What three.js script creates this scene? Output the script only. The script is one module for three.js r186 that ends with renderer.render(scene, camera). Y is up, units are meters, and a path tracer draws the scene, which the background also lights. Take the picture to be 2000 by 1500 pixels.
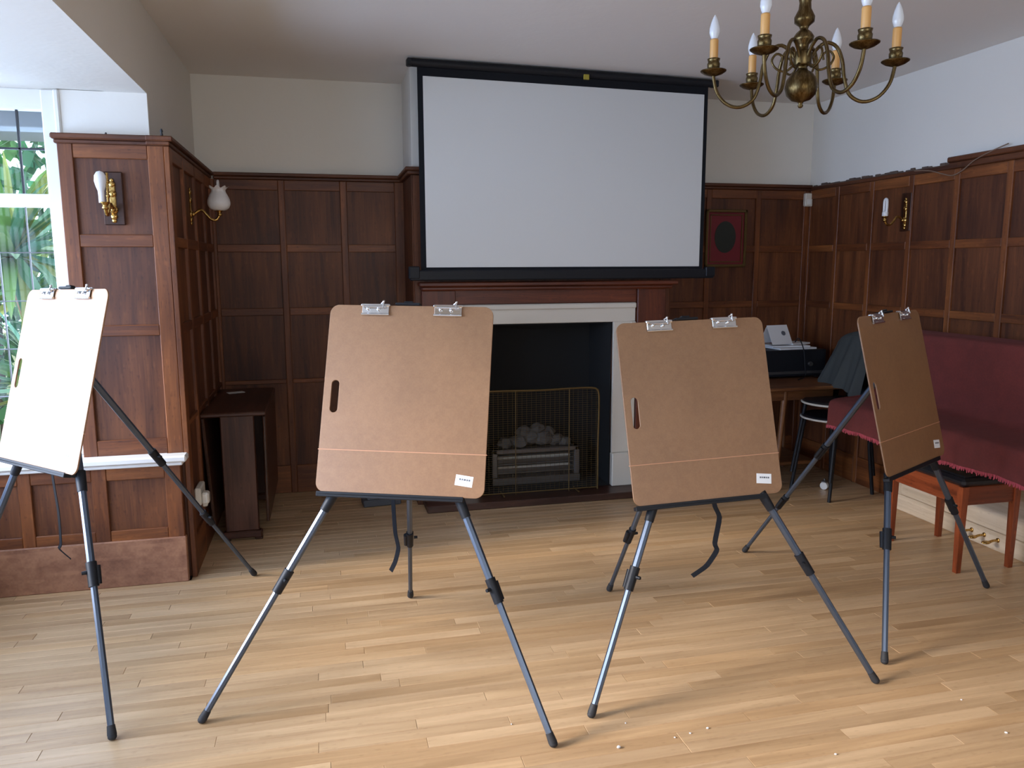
import * as THREE from 'three';
import { mergeGeometries } from 'three/addons/utils/BufferGeometryUtils.js';
import { RectAreaLightUniformsLib } from 'three/addons/lights/RectAreaLightUniformsLib.js';

// ---------------------------------------------------------------- camera, sky, light, exposure
const scene = new THREE.Scene();
const renderer = new THREE.WebGLRenderer({ antialias: true });
renderer.toneMapping = THREE.LinearToneMapping;
renderer.toneMappingExposure = 1.42;
renderer.shadowMap.enabled = true;
RectAreaLightUniformsLib.init();

const camera = new THREE.PerspectiveCamera(52.13, 2000 / 1500, 0.05, 120);
const EYE = new THREE.Vector3(-0.4455, 1.52, 5.381);
camera.position.copy(EYE);
camera.up.set(0.0036, 1, 0);
camera.lookAt(-0.2155, 1.3702, 4.4193);

scene.background = new THREE.Color().setRGB(1.7, 2.1, 2.5);     // bright overcast sky over the garden

function daylight(w, h, x, y, z, tx, ty, tz, intensity, color = 0xb8d2ff) {
  const l = new THREE.RectAreaLight(color, intensity, w, h);
  l.position.set(x, y, z); l.lookAt(tx, ty, tz); l.name = 'window_daylight'; scene.add(l);
}
// hazy low sun over the garden, shining through the long bay window (left of the frame)
const sun = new THREE.DirectionalLight(0xfff2e2, 5.2);
sun.position.set(-2.4 - 9, 1.4 + 3.8, 3 + 0.6); sun.target.position.set(-2.4, 1.4, 3);
sun.castShadow = true; sun.shadow.radius = 28; sun.shadow.mapSize.set(2048, 2048);
Object.assign(sun.shadow.camera, { left: -6, right: 6, top: 6, bottom: -6, near: 0.5, far: 30 });
scene.add(sun, sun.target);
// daylight entering by the window behind the camera, by the bay's long window and by its side light
daylight(3.4, 1.5, -3.35, 1.45, 3.25, 0, 1.3, 3.25, 14);
daylight(0.8, 1.5, -1.98, 1.5, 0.95, -1.9, 1.2, 3, 3.5);
daylight(2.2, 1.4, 0.6, 1.6, 7.1, 0.6, 1.3, 0, 3.2, 0xfaf4f0);

// ---------------------------------------------------------------- helpers
let seed = 7;
const rnd = () => { seed = (seed * 1664525 + 1013904223) >>> 0; return seed / 4294967296; };
const rr = (a, b) => a + (b - a) * rnd();
const V = (x, y, z) => new THREE.Vector3(x, y, z);

function plain(g) {                                   // non-indexed, position + normal + uv only
  if (g.index) g = g.toNonIndexed();
  for (const k of Object.keys(g.attributes)) if (!['position', 'normal', 'uv'].includes(k)) g.deleteAttribute(k);
  if (!g.attributes.normal) g.computeVertexNormals();
  if (!g.attributes.uv) g.setAttribute('uv', new THREE.BufferAttribute(new Float32Array(g.attributes.position.count * 2), 2));
  return g;
}
function uvBox(g, grain = 0, ou = 0, ov = 0) {        // uv in metres; u runs along the grain axis
  const p = g.attributes.position, n = g.attributes.normal, uv = new Float32Array(p.count * 2);
  for (let i = 0; i < p.count; i++) {
    const a = [Math.abs(n.getX(i)), Math.abs(n.getY(i)), Math.abs(n.getZ(i))], c = [p.getX(i), p.getY(i), p.getZ(i)];
    const d = a[0] >= a[1] && a[0] >= a[2] ? 0 : a[1] >= a[2] ? 1 : 2;
    let o = [0, 1, 2].filter((k) => k !== d);
    if (o[1] === grain) o = [o[1], o[0]];
    uv[2 * i] = c[o[0]] + ou; uv[2 * i + 1] = c[o[1]] + ov + d * 0.37;
  }
  g.setAttribute('uv', new THREE.BufferAttribute(uv, 2));
  return g;
}
// chamfered box from x0..x1, y0..y1, z0..z1 (44 triangles), flat normals
function cbox(x0, x1, y0, y1, z0, z1, c = 0.002, grain = 0, ou = 0, ov = 0) {
  const h = [(x1 - x0) / 2, (y1 - y0) / 2, (z1 - z0) / 2], m = [(x0 + x1) / 2, (y0 + y1) / 2, (z0 + z1) / 2];
  c = Math.min(c, h[0] * 0.9, h[1] * 0.9, h[2] * 0.9);
  const pos = [], nor = [];
  const v = (s, a) => s.map((q, k) => q * (h[k] - (k === a ? 0 : c)));
  const tri = (A, B, C) => {
    const ab = B.map((q, k) => q - A[k]), ac = C.map((q, k) => q - A[k]);
    let n = [ab[1] * ac[2] - ab[2] * ac[1], ab[2] * ac[0] - ab[0] * ac[2], ab[0] * ac[1] - ab[1] * ac[0]];
    const l = Math.hypot(...n) || 1; n = n.map((q) => q / l);
    if (n[0] * (A[0] + B[0] + C[0]) + n[1] * (A[1] + B[1] + C[1]) + n[2] * (A[2] + B[2] + C[2]) < 0) { [B, C] = [C, B]; n = n.map((q) => -q); }
    for (const P of [A, B, C]) { pos.push(P[0] + m[0], P[1] + m[1], P[2] + m[2]); nor.push(...n); }
  };
  const quad = (A, B, C, D) => { tri(A, B, C); tri(A, C, D); };
  for (let a = 0; a < 3; a++) for (const s of [-1, 1]) {
    const b = (a + 1) % 3, d = (a + 2) % 3, q = (sb, sd) => { const t = [0, 0, 0]; t[a] = s; t[b] = sb; t[d] = sd; return v(t, a); };
    quad(q(-1, -1), q(1, -1), q(1, 1), q(-1, 1));
  }
  for (let a = 0; a < 3; a++) {                        // edges running along axis a
    const b = (a + 1) % 3, d = (a + 2) % 3;
    for (const sb of [-1, 1]) for (const sd of [-1, 1]) {
      const t = (sa, f) => { const s = [0, 0, 0]; s[a] = sa; s[b] = sb; s[d] = sd; return v(s, f); };
      quad(t(-1, b), t(1, b), t(1, d), t(-1, d));
    }
  }
  for (const x of [-1, 1]) for (const y of [-1, 1]) for (const z of [-1, 1]) tri(v([x, y, z], 0), v([x, y, z], 1), v([x, y, z], 2));
  const g = new THREE.BufferGeometry();
  g.setAttribute('position', new THREE.Float32BufferAttribute(pos, 3));
  g.setAttribute('normal', new THREE.Float32BufferAttribute(nor, 3));
  return uvBox(g, grain, ou, ov);
}
const merge = (list) => list.length === 1 ? plain(list[0]) : mergeGeometries(list.map(plain));
function obj(name, geoms, mat, parent = scene) {
  const m = new THREE.Mesh(merge([].concat(geoms)), mat);
  m.name = name; m.castShadow = m.receiveShadow = true; parent.add(m);
  return m;
}
const taken = {};
function numbered(n) { const k = taken[n] = (taken[n] ?? -1) + 1; return k ? `${n}_${String(k).padStart(3, '0')}` : n; }
function tag(o, label, category, group, kind) {
  o.userData.label = label; o.userData.category = category;
  if (group) o.userData.group = group;
  if (kind) o.userData.kind = kind;
  return o;
}
function thing(name, label, category, p = [0, 0, 0], turn = 0, group) {
  const o = new THREE.Group(); o.name = numbered(name); scene.add(o);
  o.position.set(...p); o.rotation.y = turn;
  return tag(o, label, category, group);
}
function struct(name, label, p = [0, 0, 0], turn = 0) {
  const o = new THREE.Group(); o.name = name; scene.add(o); o.position.set(...p); o.rotation.y = turn;
  o.userData.kind = 'structure'; o.userData.label = label; o.userData.category = name.split('_')[0];
  return o;
}
function tube(pts, r, seg = 24, rad = 8, closed = false) {
  return new THREE.TubeGeometry(new THREE.CatmullRomCurve3(pts.map((q) => V(...q)), closed), seg, r, rad, closed);
}
function rod(a, b, r0, r1 = r0, rad = 10, caps = true) {          // straight tapered rod from a to b
  a = Array.isArray(a) ? V(...a) : a; b = Array.isArray(b) ? V(...b) : b;
  const d = b.clone().sub(a), g = new THREE.CylinderGeometry(r1, r0, d.length(), rad, 1, !caps);
  g.applyQuaternion(new THREE.Quaternion().setFromUnitVectors(V(0, 1, 0), d.clone().normalize()));
  g.translate((a.x + b.x) / 2, (a.y + b.y) / 2, (a.z + b.z) / 2);
  return g;
}
const lathe = (pts, seg = 20) => new THREE.LatheGeometry(pts.map((q) => new THREE.Vector2(q[0], q[1])), seg);
const moved = (g, x, y, z) => { g.translate(x, y, z); return g; };

// ---------------------------------------------------------------- textures
function hash(i, j, s) { let h = Math.imul(i, 374761393) ^ Math.imul(j, 668265263) ^ Math.imul(s, 2246822519); h = Math.imul(h ^ (h >>> 13), 1274126177); return ((h ^ (h >>> 16)) >>> 0) / 4294967296; }
function vnoise(x, y, px, py, s) {                     // value noise, periodic in px, py cells
  const xi = Math.floor(x), yi = Math.floor(y), fx = x - xi, fy = y - yi, u = fx * fx * (3 - 2 * fx), v = fy * fy * (3 - 2 * fy);
  const w = (a, n) => ((a % n) + n) % n;
  const a = hash(w(xi, px), w(yi, py), s), b = hash(w(xi + 1, px), w(yi, py), s), c = hash(w(xi, px), w(yi + 1, py), s), d = hash(w(xi + 1, px), w(yi + 1, py), s);
  return a + (b - a) * u + (c - a) * v + (a - b - c + d) * u * v;
}
function dataTex(w, h, f, repeatX, repeatY, srgb = true) {
  const data = new Uint8Array(w * h * 4);
  for (let y = 0; y < h; y++) for (let x = 0; x < w; x++) {
    const c = f(x / w, y / h), o = (y * w + x) * 4;
    for (let k = 0; k < 3; k++) data[o + k] = Math.max(0, Math.min(255, c[k] * 255));
    data[o + 3] = 255;
  }
  const t = new THREE.DataTexture(data, w, h);
  t.wrapS = t.wrapT = THREE.RepeatWrapping; t.magFilter = THREE.LinearFilter; t.repeat.set(repeatX, repeatY);
  if (srgb) t.colorSpace = THREE.SRGBColorSpace;
  t.needsUpdate = true;
  return t;
}
const mix = (a, b, t) => a.map((q, k) => q + (b[k] - q) * t);
// wood: u along the grain. dark / light are sRGB 0..1
function woodTex(dark, light, s, w, h, lu, lv, coarse, fine, fleck) {
  return dataTex(w, h, (u, v) => {
    const wob = (vnoise(u * 3, v * 5, 3, 5, s + 9) - 0.5) * 0.05;
    const vv = v + wob;
    const a = vnoise(u * 2, vv * coarse, 2, coarse, s), b = vnoise(u * 5, vv * coarse * 3, 5, coarse * 3, s + 1), c = vnoise(u * 9, vv * fine, 9, fine, s + 2);
    const pore = vnoise(u * 60, v * fine * 1.5, 60, Math.round(fine * 1.5), s + 3), cloud = vnoise(u * 4, v * 3, 4, 3, s + 4);
    const fl = vnoise(u * 26, v * fine * 0.6, 26, Math.round(fine * 0.6), s + 5);
    let t = 0.34 * a + 0.24 * b + 0.2 * c + 0.22 * cloud;
    t = (t - 0.5) * 1.5 + 0.5;
    if (pore > 0.78) t -= (pore - 0.78) * 1.3;
    if (fl > 0.8) t += (fl - 0.8) * fleck;
    return mix(dark, light, Math.max(0, Math.min(1, t)));
  }, 1 / lu, 1 / lv);
}
const oakTex = woodTex([0.52, 0.42, 0.36], [0.98, 0.92, 0.86], 11, 1024, 512, 1.2, 0.6, 9, 90, 1.2);
const floorTex = woodTex([0.8, 0.76, 0.71], [1, 0.985, 0.96], 31, 1024, 512, 1.6, 0.8, 14, 110, 0.8);
const grimeTex = dataTex(512, 512, (u, v) => {         // worn, scuffed paint on the skirting
  const n = 0.5 * vnoise(u * 6, v * 10, 6, 10, 51) + 0.3 * vnoise(u * 22, v * 30, 22, 30, 52) + 0.2 * vnoise(u * 80, v * 80, 80, 80, 53);
  const m = vnoise(u * 5, v * 24, 5, 24, 54);
  return mix([0.72, 0.6, 0.54], [0.98, 0.88, 0.8], Math.max(0, Math.min(1, (n - 0.5) * 1.5 + 0.5 + (m > 0.72 ? 0.25 : 0))));
}, 1.6, 1.6);
const plasterTex = dataTex(512, 512, (u, v) => { const n = 0.5 * vnoise(u * 8, v * 8, 8, 8, 61) + 0.3 * vnoise(u * 30, v * 30, 30, 30, 62) + 0.2 * vnoise(u * 120, v * 120, 120, 120, 63); return [n, n, n]; }, 0.6, 0.6, false);
const boardTex = dataTex(512, 512, (u, v) => { const n = 0.35 * vnoise(u * 6, v * 6, 6, 6, 71) + 0.3 * vnoise(u * 40, v * 40, 40, 40, 72) + 0.35 * vnoise(u * 180, v * 180, 180, 180, 73); return mix([0.86, 0.84, 0.82], [1, 1, 1], n); }, 1.5, 1.5);
const velvetTex = dataTex(512, 512, (u, v) => {
  const n = 0.4 * vnoise(u * 5, v * 5, 5, 5, 81) + 0.3 * vnoise(u * 24, v * 24, 24, 24, 82) + 0.3 * vnoise(u * 140, v * 140, 140, 140, 83), k = vnoise(u * 60, v * 60, 60, 60, 84);
  return mix([0.82, 0.8, 0.8], [1, 0.97, 0.97], Math.max(0, Math.min(1, (n - 0.5) * 1.3 + 0.5 + (k > 0.9 ? 0.25 : 0))));
}, 1.1, 1.1);
const brassTex = dataTex(256, 256, (u, v) => { const n = 0.6 * vnoise(u * 6, v * 6, 6, 6, 91) + 0.4 * vnoise(u * 30, v * 30, 30, 30, 92); return mix([0.62, 0.56, 0.48], [1, 1, 1], Math.max(0, Math.min(1, (n - 0.5) * 1.8 + 0.5))); }, 4, 4);

// ---------------------------------------------------------------- materials
const lin = (r, g, b) => new THREE.Color().setRGB(r, g, b);
const std = (c, rough = 0.6, o = {}) => new THREE.MeshStandardMaterial({ color: c, roughness: rough, ...o });
const M = {
  oak: [lin(0.2, 0.074, 0.023), lin(0.18, 0.066, 0.021), lin(0.22, 0.083, 0.026), lin(0.165, 0.059, 0.019)].map((c) => std(c, 0.55, { map: oakTex })),
  oakFrame: [lin(0.27, 0.1, 0.028), lin(0.25, 0.09, 0.025), lin(0.29, 0.11, 0.031)].map((c) => std(c, 0.5, { map: oakTex })),
  mahogany: std(lin(0.18, 0.045, 0.015), 0.45, { map: oakTex }),
  darkwood: std(lin(0.09, 0.038, 0.022), 0.35, { map: oakTex }),
  tableLeg: std(lin(0.15, 0.07, 0.05), 0.4, { map: oakTex }),
  skirting: std(lin(0.36, 0.22, 0.15), 0.6, { map: grimeTex }),
  plaster: std(lin(0.72, 0.69, 0.63), 0.9, { bumpMap: plasterTex, bumpScale: 0.0015 }),
  ceiling: std(lin(0.76, 0.73, 0.7), 0.9, { bumpMap: plasterTex, bumpScale: 0.0015 }),
  white: std(lin(0.72, 0.71, 0.68), 0.45),
  cream: std(lin(0.62, 0.58, 0.5), 0.5),
  lead: std(lin(0.02, 0.022, 0.025), 0.5),
  glass: new THREE.MeshPhysicalMaterial({ color: 0xffffff, roughness: 0.02, transmission: 1, thickness: 0, ior: 1.45 }),
  floor: [lin(0.6, 0.415, 0.245), lin(0.615, 0.43, 0.26), lin(0.57, 0.385, 0.22), lin(0.64, 0.45, 0.275), lin(0.6, 0.4, 0.225)].map((c) => std(c, 0.38, { map: floorTex })),
  subfloor: std(lin(0.05, 0.03, 0.02), 0.9),
  board: new THREE.MeshPhysicalMaterial({ color: lin(0.285, 0.145, 0.062), roughness: 0.5, map: boardTex, clearcoat: 0.5, clearcoatRoughness: 0.45 }),
  boardEdge: std(lin(0.5, 0.36, 0.25), 0.7),
  band: std(lin(0.5, 0.25, 0.14), 0.6),
  chrome: std(lin(0.75, 0.76, 0.78), 0.16, { metalness: 1 }),
  alu: std(lin(0.1, 0.125, 0.17), 0.38, { metalness: 0.8 }),
  black: new THREE.MeshPhysicalMaterial({ color: lin(0.01, 0.011, 0.014), roughness: 0.5, specularIntensity: 0.5 }),
  blackCloth: new THREE.MeshPhysicalMaterial({ color: lin(0.011, 0.012, 0.015), roughness: 0.9, specularIntensity: 0.3 }),
  rubber: std(lin(0.015, 0.015, 0.017), 0.7),
  label: std(lin(0.8, 0.82, 0.84), 0.5),
  ink: std(lin(0.12, 0.13, 0.15), 0.6),
  screen: std(lin(0.62, 0.63, 0.62), 0.85),
  brass: std(lin(0.75, 0.5, 0.17), 0.25, { metalness: 1, map: brassTex }),
  oldBrass: std(lin(0.19, 0.14, 0.065), 0.38, { metalness: 1, map: brassTex }),
  candle: std(lin(0.62, 0.33, 0.1), 0.5),
  bulb: new THREE.MeshPhysicalMaterial({ color: lin(0.86, 0.88, 0.9), roughness: 0.15, transmission: 0.35, thickness: 0 }),
  opal: new THREE.MeshPhysicalMaterial({ color: lin(0.85, 0.84, 0.84), roughness: 0.3, transmission: 0.25, thickness: 0 }),
  soot: std(lin(0.012, 0.013, 0.014), 0.9),
  hearth: std(lin(0.085, 0.04, 0.028), 0.4, { map: oakTex }),
  steel: std(lin(0.16, 0.155, 0.155), 0.4, { metalness: 0.8 }),
  coal: std(lin(0.1, 0.095, 0.09), 0.8),
  velvet: new THREE.MeshPhysicalMaterial({ color: lin(0.15, 0.027, 0.022), roughness: 0.9, map: velvetTex, sheen: 0.15, sheenRoughness: 0.5, sheenColor: lin(0.5, 0.16, 0.16) }),
  fringe: std(lin(0.4, 0.06, 0.08), 0.85),
  pianoPale: std(lin(0.62, 0.53, 0.42), 0.5, { map: floorTex }),
  stool: std(lin(0.46, 0.12, 0.042), 0.35, { map: oakTex }),
  leather: std(lin(0.012, 0.012, 0.015), 0.35),
  pine: std(lin(0.3, 0.15, 0.06), 0.45, { map: oakTex }),
  paper: std(lin(0.72, 0.72, 0.72), 0.8),
  coat: std(lin(0.045, 0.05, 0.048), 0.9),
  red: std(lin(0.16, 0.01, 0.018), 0.7),
  gilt: std(lin(0.14, 0.09, 0.03), 0.4, { metalness: 0.6 }),
  portrait: std(lin(0.012, 0.016, 0.012), 0.6),
  leaf: [lin(0.08, 0.25, 0.12), lin(0.15, 0.32, 0.08), lin(0.1, 0.3, 0.22), lin(0.28, 0.34, 0.08)].map((c) => new THREE.MeshPhysicalMaterial({ color: c, roughness: 0.5, transmission: 0.35, thickness: 0, side: THREE.DoubleSide })),
  bark: std(lin(0.2, 0.17, 0.14), 0.9, { map: oakTex }),
  soil: std(lin(0.12, 0.14, 0.06), 1),
  render: std(lin(0.22, 0.25, 0.27), 0.9),
};
const oak = () => M.oak[Math.floor(rnd() * 4)], oakFrame = () => M.oakFrame[Math.floor(rnd() * 3)];

// ---------------------------------------------------------------- room dimensions (metres; back wall z = 0)
const XR = 3.159, XL = -1.126, ZP = 1.42, YC = 2.692, YD = 2.103, ZEND = 6.7, XB = -2.4, ZBAY = 5.15, YH = 2.302;
const WXO = -1.36;                                     // outer face of the left wall

// ---- floor: narrow oak strips, one mesh each for those that show largest
{
  const fl = struct('floor', 'narrow strip oak floor with worn honey varnish');
  obj('subfloor', [cbox(XL - 0.2, XR + 0.16, -0.16, -0.014, -0.15, ZEND + 0.15, 0.001), cbox(XB - 0.1, XL - 0.2, -0.16, -0.014, 1.2, ZBAY + 0.15, 0.001)], M.subfloor, fl);
  camera.updateMatrixWorld(); camera.updateProjectionMatrix();
  const W = 0.056, all = [];
  for (let z = 0; z < ZEND; z += W) {
    const xa = z > ZP && z < ZBAY ? XB : XL;
    let x = xa - rr(0, 0.5);
    while (x < XR) {
      const L = rr(0.45, 1.35), a = Math.max(x, xa), b = Math.min(x + L, XR);
      if (b - a > 0.03) {
        let area = 0;
        for (let k = 0; k < 5; k++) {
          const q = V(a + (b - a) * (k + 0.5) / 5, 0, z + W / 2), d = q.clone().sub(EYE), pz = q.clone().applyMatrix4(camera.matrixWorldInverse).z;
          if (pz < -0.2) { const n = q.clone().project(camera); if (Math.abs(n.x) < 1.02 && Math.abs(n.y) < 1.02) area += (b - a) / 5 * W / (pz * pz) * Math.abs(d.y) / d.length(); }
        }
        all.push({ a, b, z, area, m: Math.floor(rnd() * 5), ou: rnd() * 7, ov: rnd() * 5, lift: rr(-0.0004, 0.0004) });
      }
      x += L;
    }
  }
  all.sort((p, q) => q.area - p.area);
  const rest = [[], [], [], [], []];
  all.forEach((p, i) => {
    const g = cbox(p.a + 0.0004, p.b - 0.0004, -0.014, p.lift, p.z + 0.0003, p.z + W - 0.0003, 0.0011, 0, p.ou, p.ov);
    if (i < 300) obj('plank', g, M.floor[p.m], fl); else rest[p.m].push(g);
  });
  rest.forEach((list, k) => { const m = obj('far_planks', list, M.floor[k], fl); m.userData.kind = 'stuff'; });
}

// ---- ceiling
{
  const c = struct('ceiling', 'plain off-white plaster ceiling');
  obj('ceiling_plaster', cbox(XL - 0.24, XR + 0.16, YC, YC + 0.15, -0.15, ZEND + 0.15, 0.001), M.ceiling, c);
}

// ---- panelling: stiles, rails and panels, each a piece of its own, in a wall's local frame (x along, z out)
const RAILS = [[0, 0.19], [0.749, 0.777], [1.2, 1.248], [1.608, 1.657], [1.998, 2.062]];
function panelling(g, stiles, rails = RAILS, top = 2.062, face = 0.024) {
  stiles.forEach(([a, b]) => obj('stile', cbox(a, b, rails[0][0], top, 0, face, 0.003, 1, rnd() * 5, rnd() * 5), oakFrame(), g));
  for (let i = 0; i + 1 < stiles.length; i++) {
    const a = stiles[i][1], b = stiles[i + 1][0];
    rails.forEach(([v0, v1]) => obj('rail', cbox(a, b, v0, v1, 0, face - 0.001, 0.003, 0, rnd() * 5, rnd() * 5), oakFrame(), g));
    for (let j = 0; j + 1 < rails.length; j++) obj('panel', cbox(a - 0.004, b + 0.004, rails[j][1] - 0.004, rails[j + 1][0] + 0.004, 0, 0.009, 0.001, 1, rnd() * 5, rnd() * 5), oak(), g);
  }
}
function cap(g, a, b, y = 2.062, out = 0.05, hgt = 0.041) {
  obj('cap_moulding', [cbox(a, b, y, y + hgt * 0.45, 0, out * 0.72, 0.004, 0, rnd()), cbox(a, b, y + hgt * 0.45, y + hgt, 0, out, 0.005, 0, rnd())], oak(), g);
}

// ---- back wall with its chimney breast
{
  const w = struct('wall_back', 'back wall, dark oak panelling below cream plaster');
  obj('plaster', cbox(XL - 0.2, XR + 0.16, 0, YC, -0.15, 0, 0.001), M.plaster, w);
  panelling(w, [[XL, -1.086], [-0.7, -0.661], [-0.313, -0.27], [0.04, 0.105]]);
  cap(w, XL + 0.04, 0.105);
  panelling(w, [[1.8, 1.85], [2.3, 2.34], [2.7, 2.74], [3.1, XR]]);
  cap(w, 1.8, XR - 0.01);
  const b = struct('wall_chimney_breast', 'chimney breast behind the projection screen');
  obj('plaster', cbox(0.105, 1.8, YD, YC, 0.0, 0.5, 0.002), M.plaster, b);
  obj('breast_panel', [cbox(0.105, 0.5, 0, YD - 0.04, 0.06, 0.49, 0.002, 1), cbox(1.4, 1.8, 0, YD - 0.04, 0.06, 0.49, 0.002, 1), cbox(0.5, 1.4, 1.15, YD - 0.04, 0.06, 0.49, 0.002, 1)], M.oak[1], b);
  for (const [x0, x1, y0, y1] of [[0.105, 0.17, 0, 2.06], [1.735, 1.8, 0, 2.06], [0.17, 1.735, 1.998, 2.06], [0.17, 1.735, 1.45, 1.51], [0.62, 0.68, 1.51, 1.998], [1.22, 1.28, 1.51, 1.998]])
    obj('breast_rail', cbox(x0, x1, y0, y1, 0.488, 0.51, 0.003, x1 - x0 > y1 - y0 ? 0 : 1, rnd() * 5), oak(), b);
  for (const s of [0.098, 1.8]) obj('breast_side', cbox(s, s + 0.007, 0, 2.06, 0.03, 0.51, 0.002, 1, rnd() * 5), M.oak[1], b);
  obj('cap_moulding', [cbox(0.075, 1.83, 2.062, 2.082, 0.05, 0.535, 0.004), cbox(0.06, 1.845, 2.082, 2.104, 0.05, 0.55, 0.005)], M.oak[0], b);
  obj('firebox', [cbox(0.503, 1.397, 0.001, 0.044, 0.06, 0.51, 0.001), cbox(0.5, 1.4, 0, 1.15, 0.03, 0.06, 0.001), cbox(0.49, 0.503, 0, 1.15, 0.06, 0.49, 0.001), cbox(1.397, 1.41, 0, 1.15, 0.06, 0.49, 0.001), cbox(0.5, 1.4, 1.14, 1.152, 0.06, 0.49, 0.001)], M.soot, b);
}
// ---- fireplace surround
{
  const f = thing('fireplace_surround', 'red-brown wooden mantel with white inner slips around the black fire opening', 'fireplace', [0.952, 0, 0.5]);
  const z = 0.012;
  obj('mantel_shelf', [cbox(-0.83, 0.86, 1.392, 1.418, 0, 0.125, 0.006, 0), cbox(-0.815, 0.835, 1.366, 1.392, 0, 0.095, 0.008, 0)], M.mahogany, f);
  obj('jamb', cbox(-0.81, -0.6, 0.045, 1.366, 0.01, 0.055, 0.004, 1, 1.3), M.mahogany, f);
  obj('jamb', cbox(0.605, 0.802, 0.045, 1.366, 0.01, 0.055, 0.004, 1, 2.6), M.mahogany, f);
  obj('frieze', cbox(-0.6, 0.605, 1.276, 1.366, 0.01, 0.03, 0.003, 0, 0.4), M.mahogany, f);
  const slip = (x0, x1, y0, y1, ax) => [cbox(x0, x1, y0, y1, 0.008, 0.032, 0.004), ax ? cbox(x0, x1, y1 - 0.035, y1, 0.03, 0.05, 0.006) : cbox(x1 > 0 ? x1 - 0.04 : x0, x1 > 0 ? x1 : x0 + 0.04, y0, y1, 0.03, 0.05, 0.006)];
  obj('slip', slip(-0.601, 0.601, 1.15, 1.275, true), M.cream, f);
  for (const s of [-1, 1]) {
    const a = s < 0 ? -0.601 : 0.448, b = s < 0 ? -0.448 : 0.601;
    obj('slip', slip(a, b, 0.27, 1.152, false), M.cream, f);
    obj('plinth_block', cbox(a - 0.004, b + 0.004, 0.045, 0.272, 0.008, 0.058, 0.006), M.cream, f);
  }
  const h = thing('hearth', 'low dark red-brown hearth slab in front of the fireplace', 'hearth', [0.952, 0, 0.5]);
  obj('hearth_slab', cbox(-0.82, 0.82, 0.001, 0.045, 0.012, 0.21, 0.005, 0), M.hearth, h);
}

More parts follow.
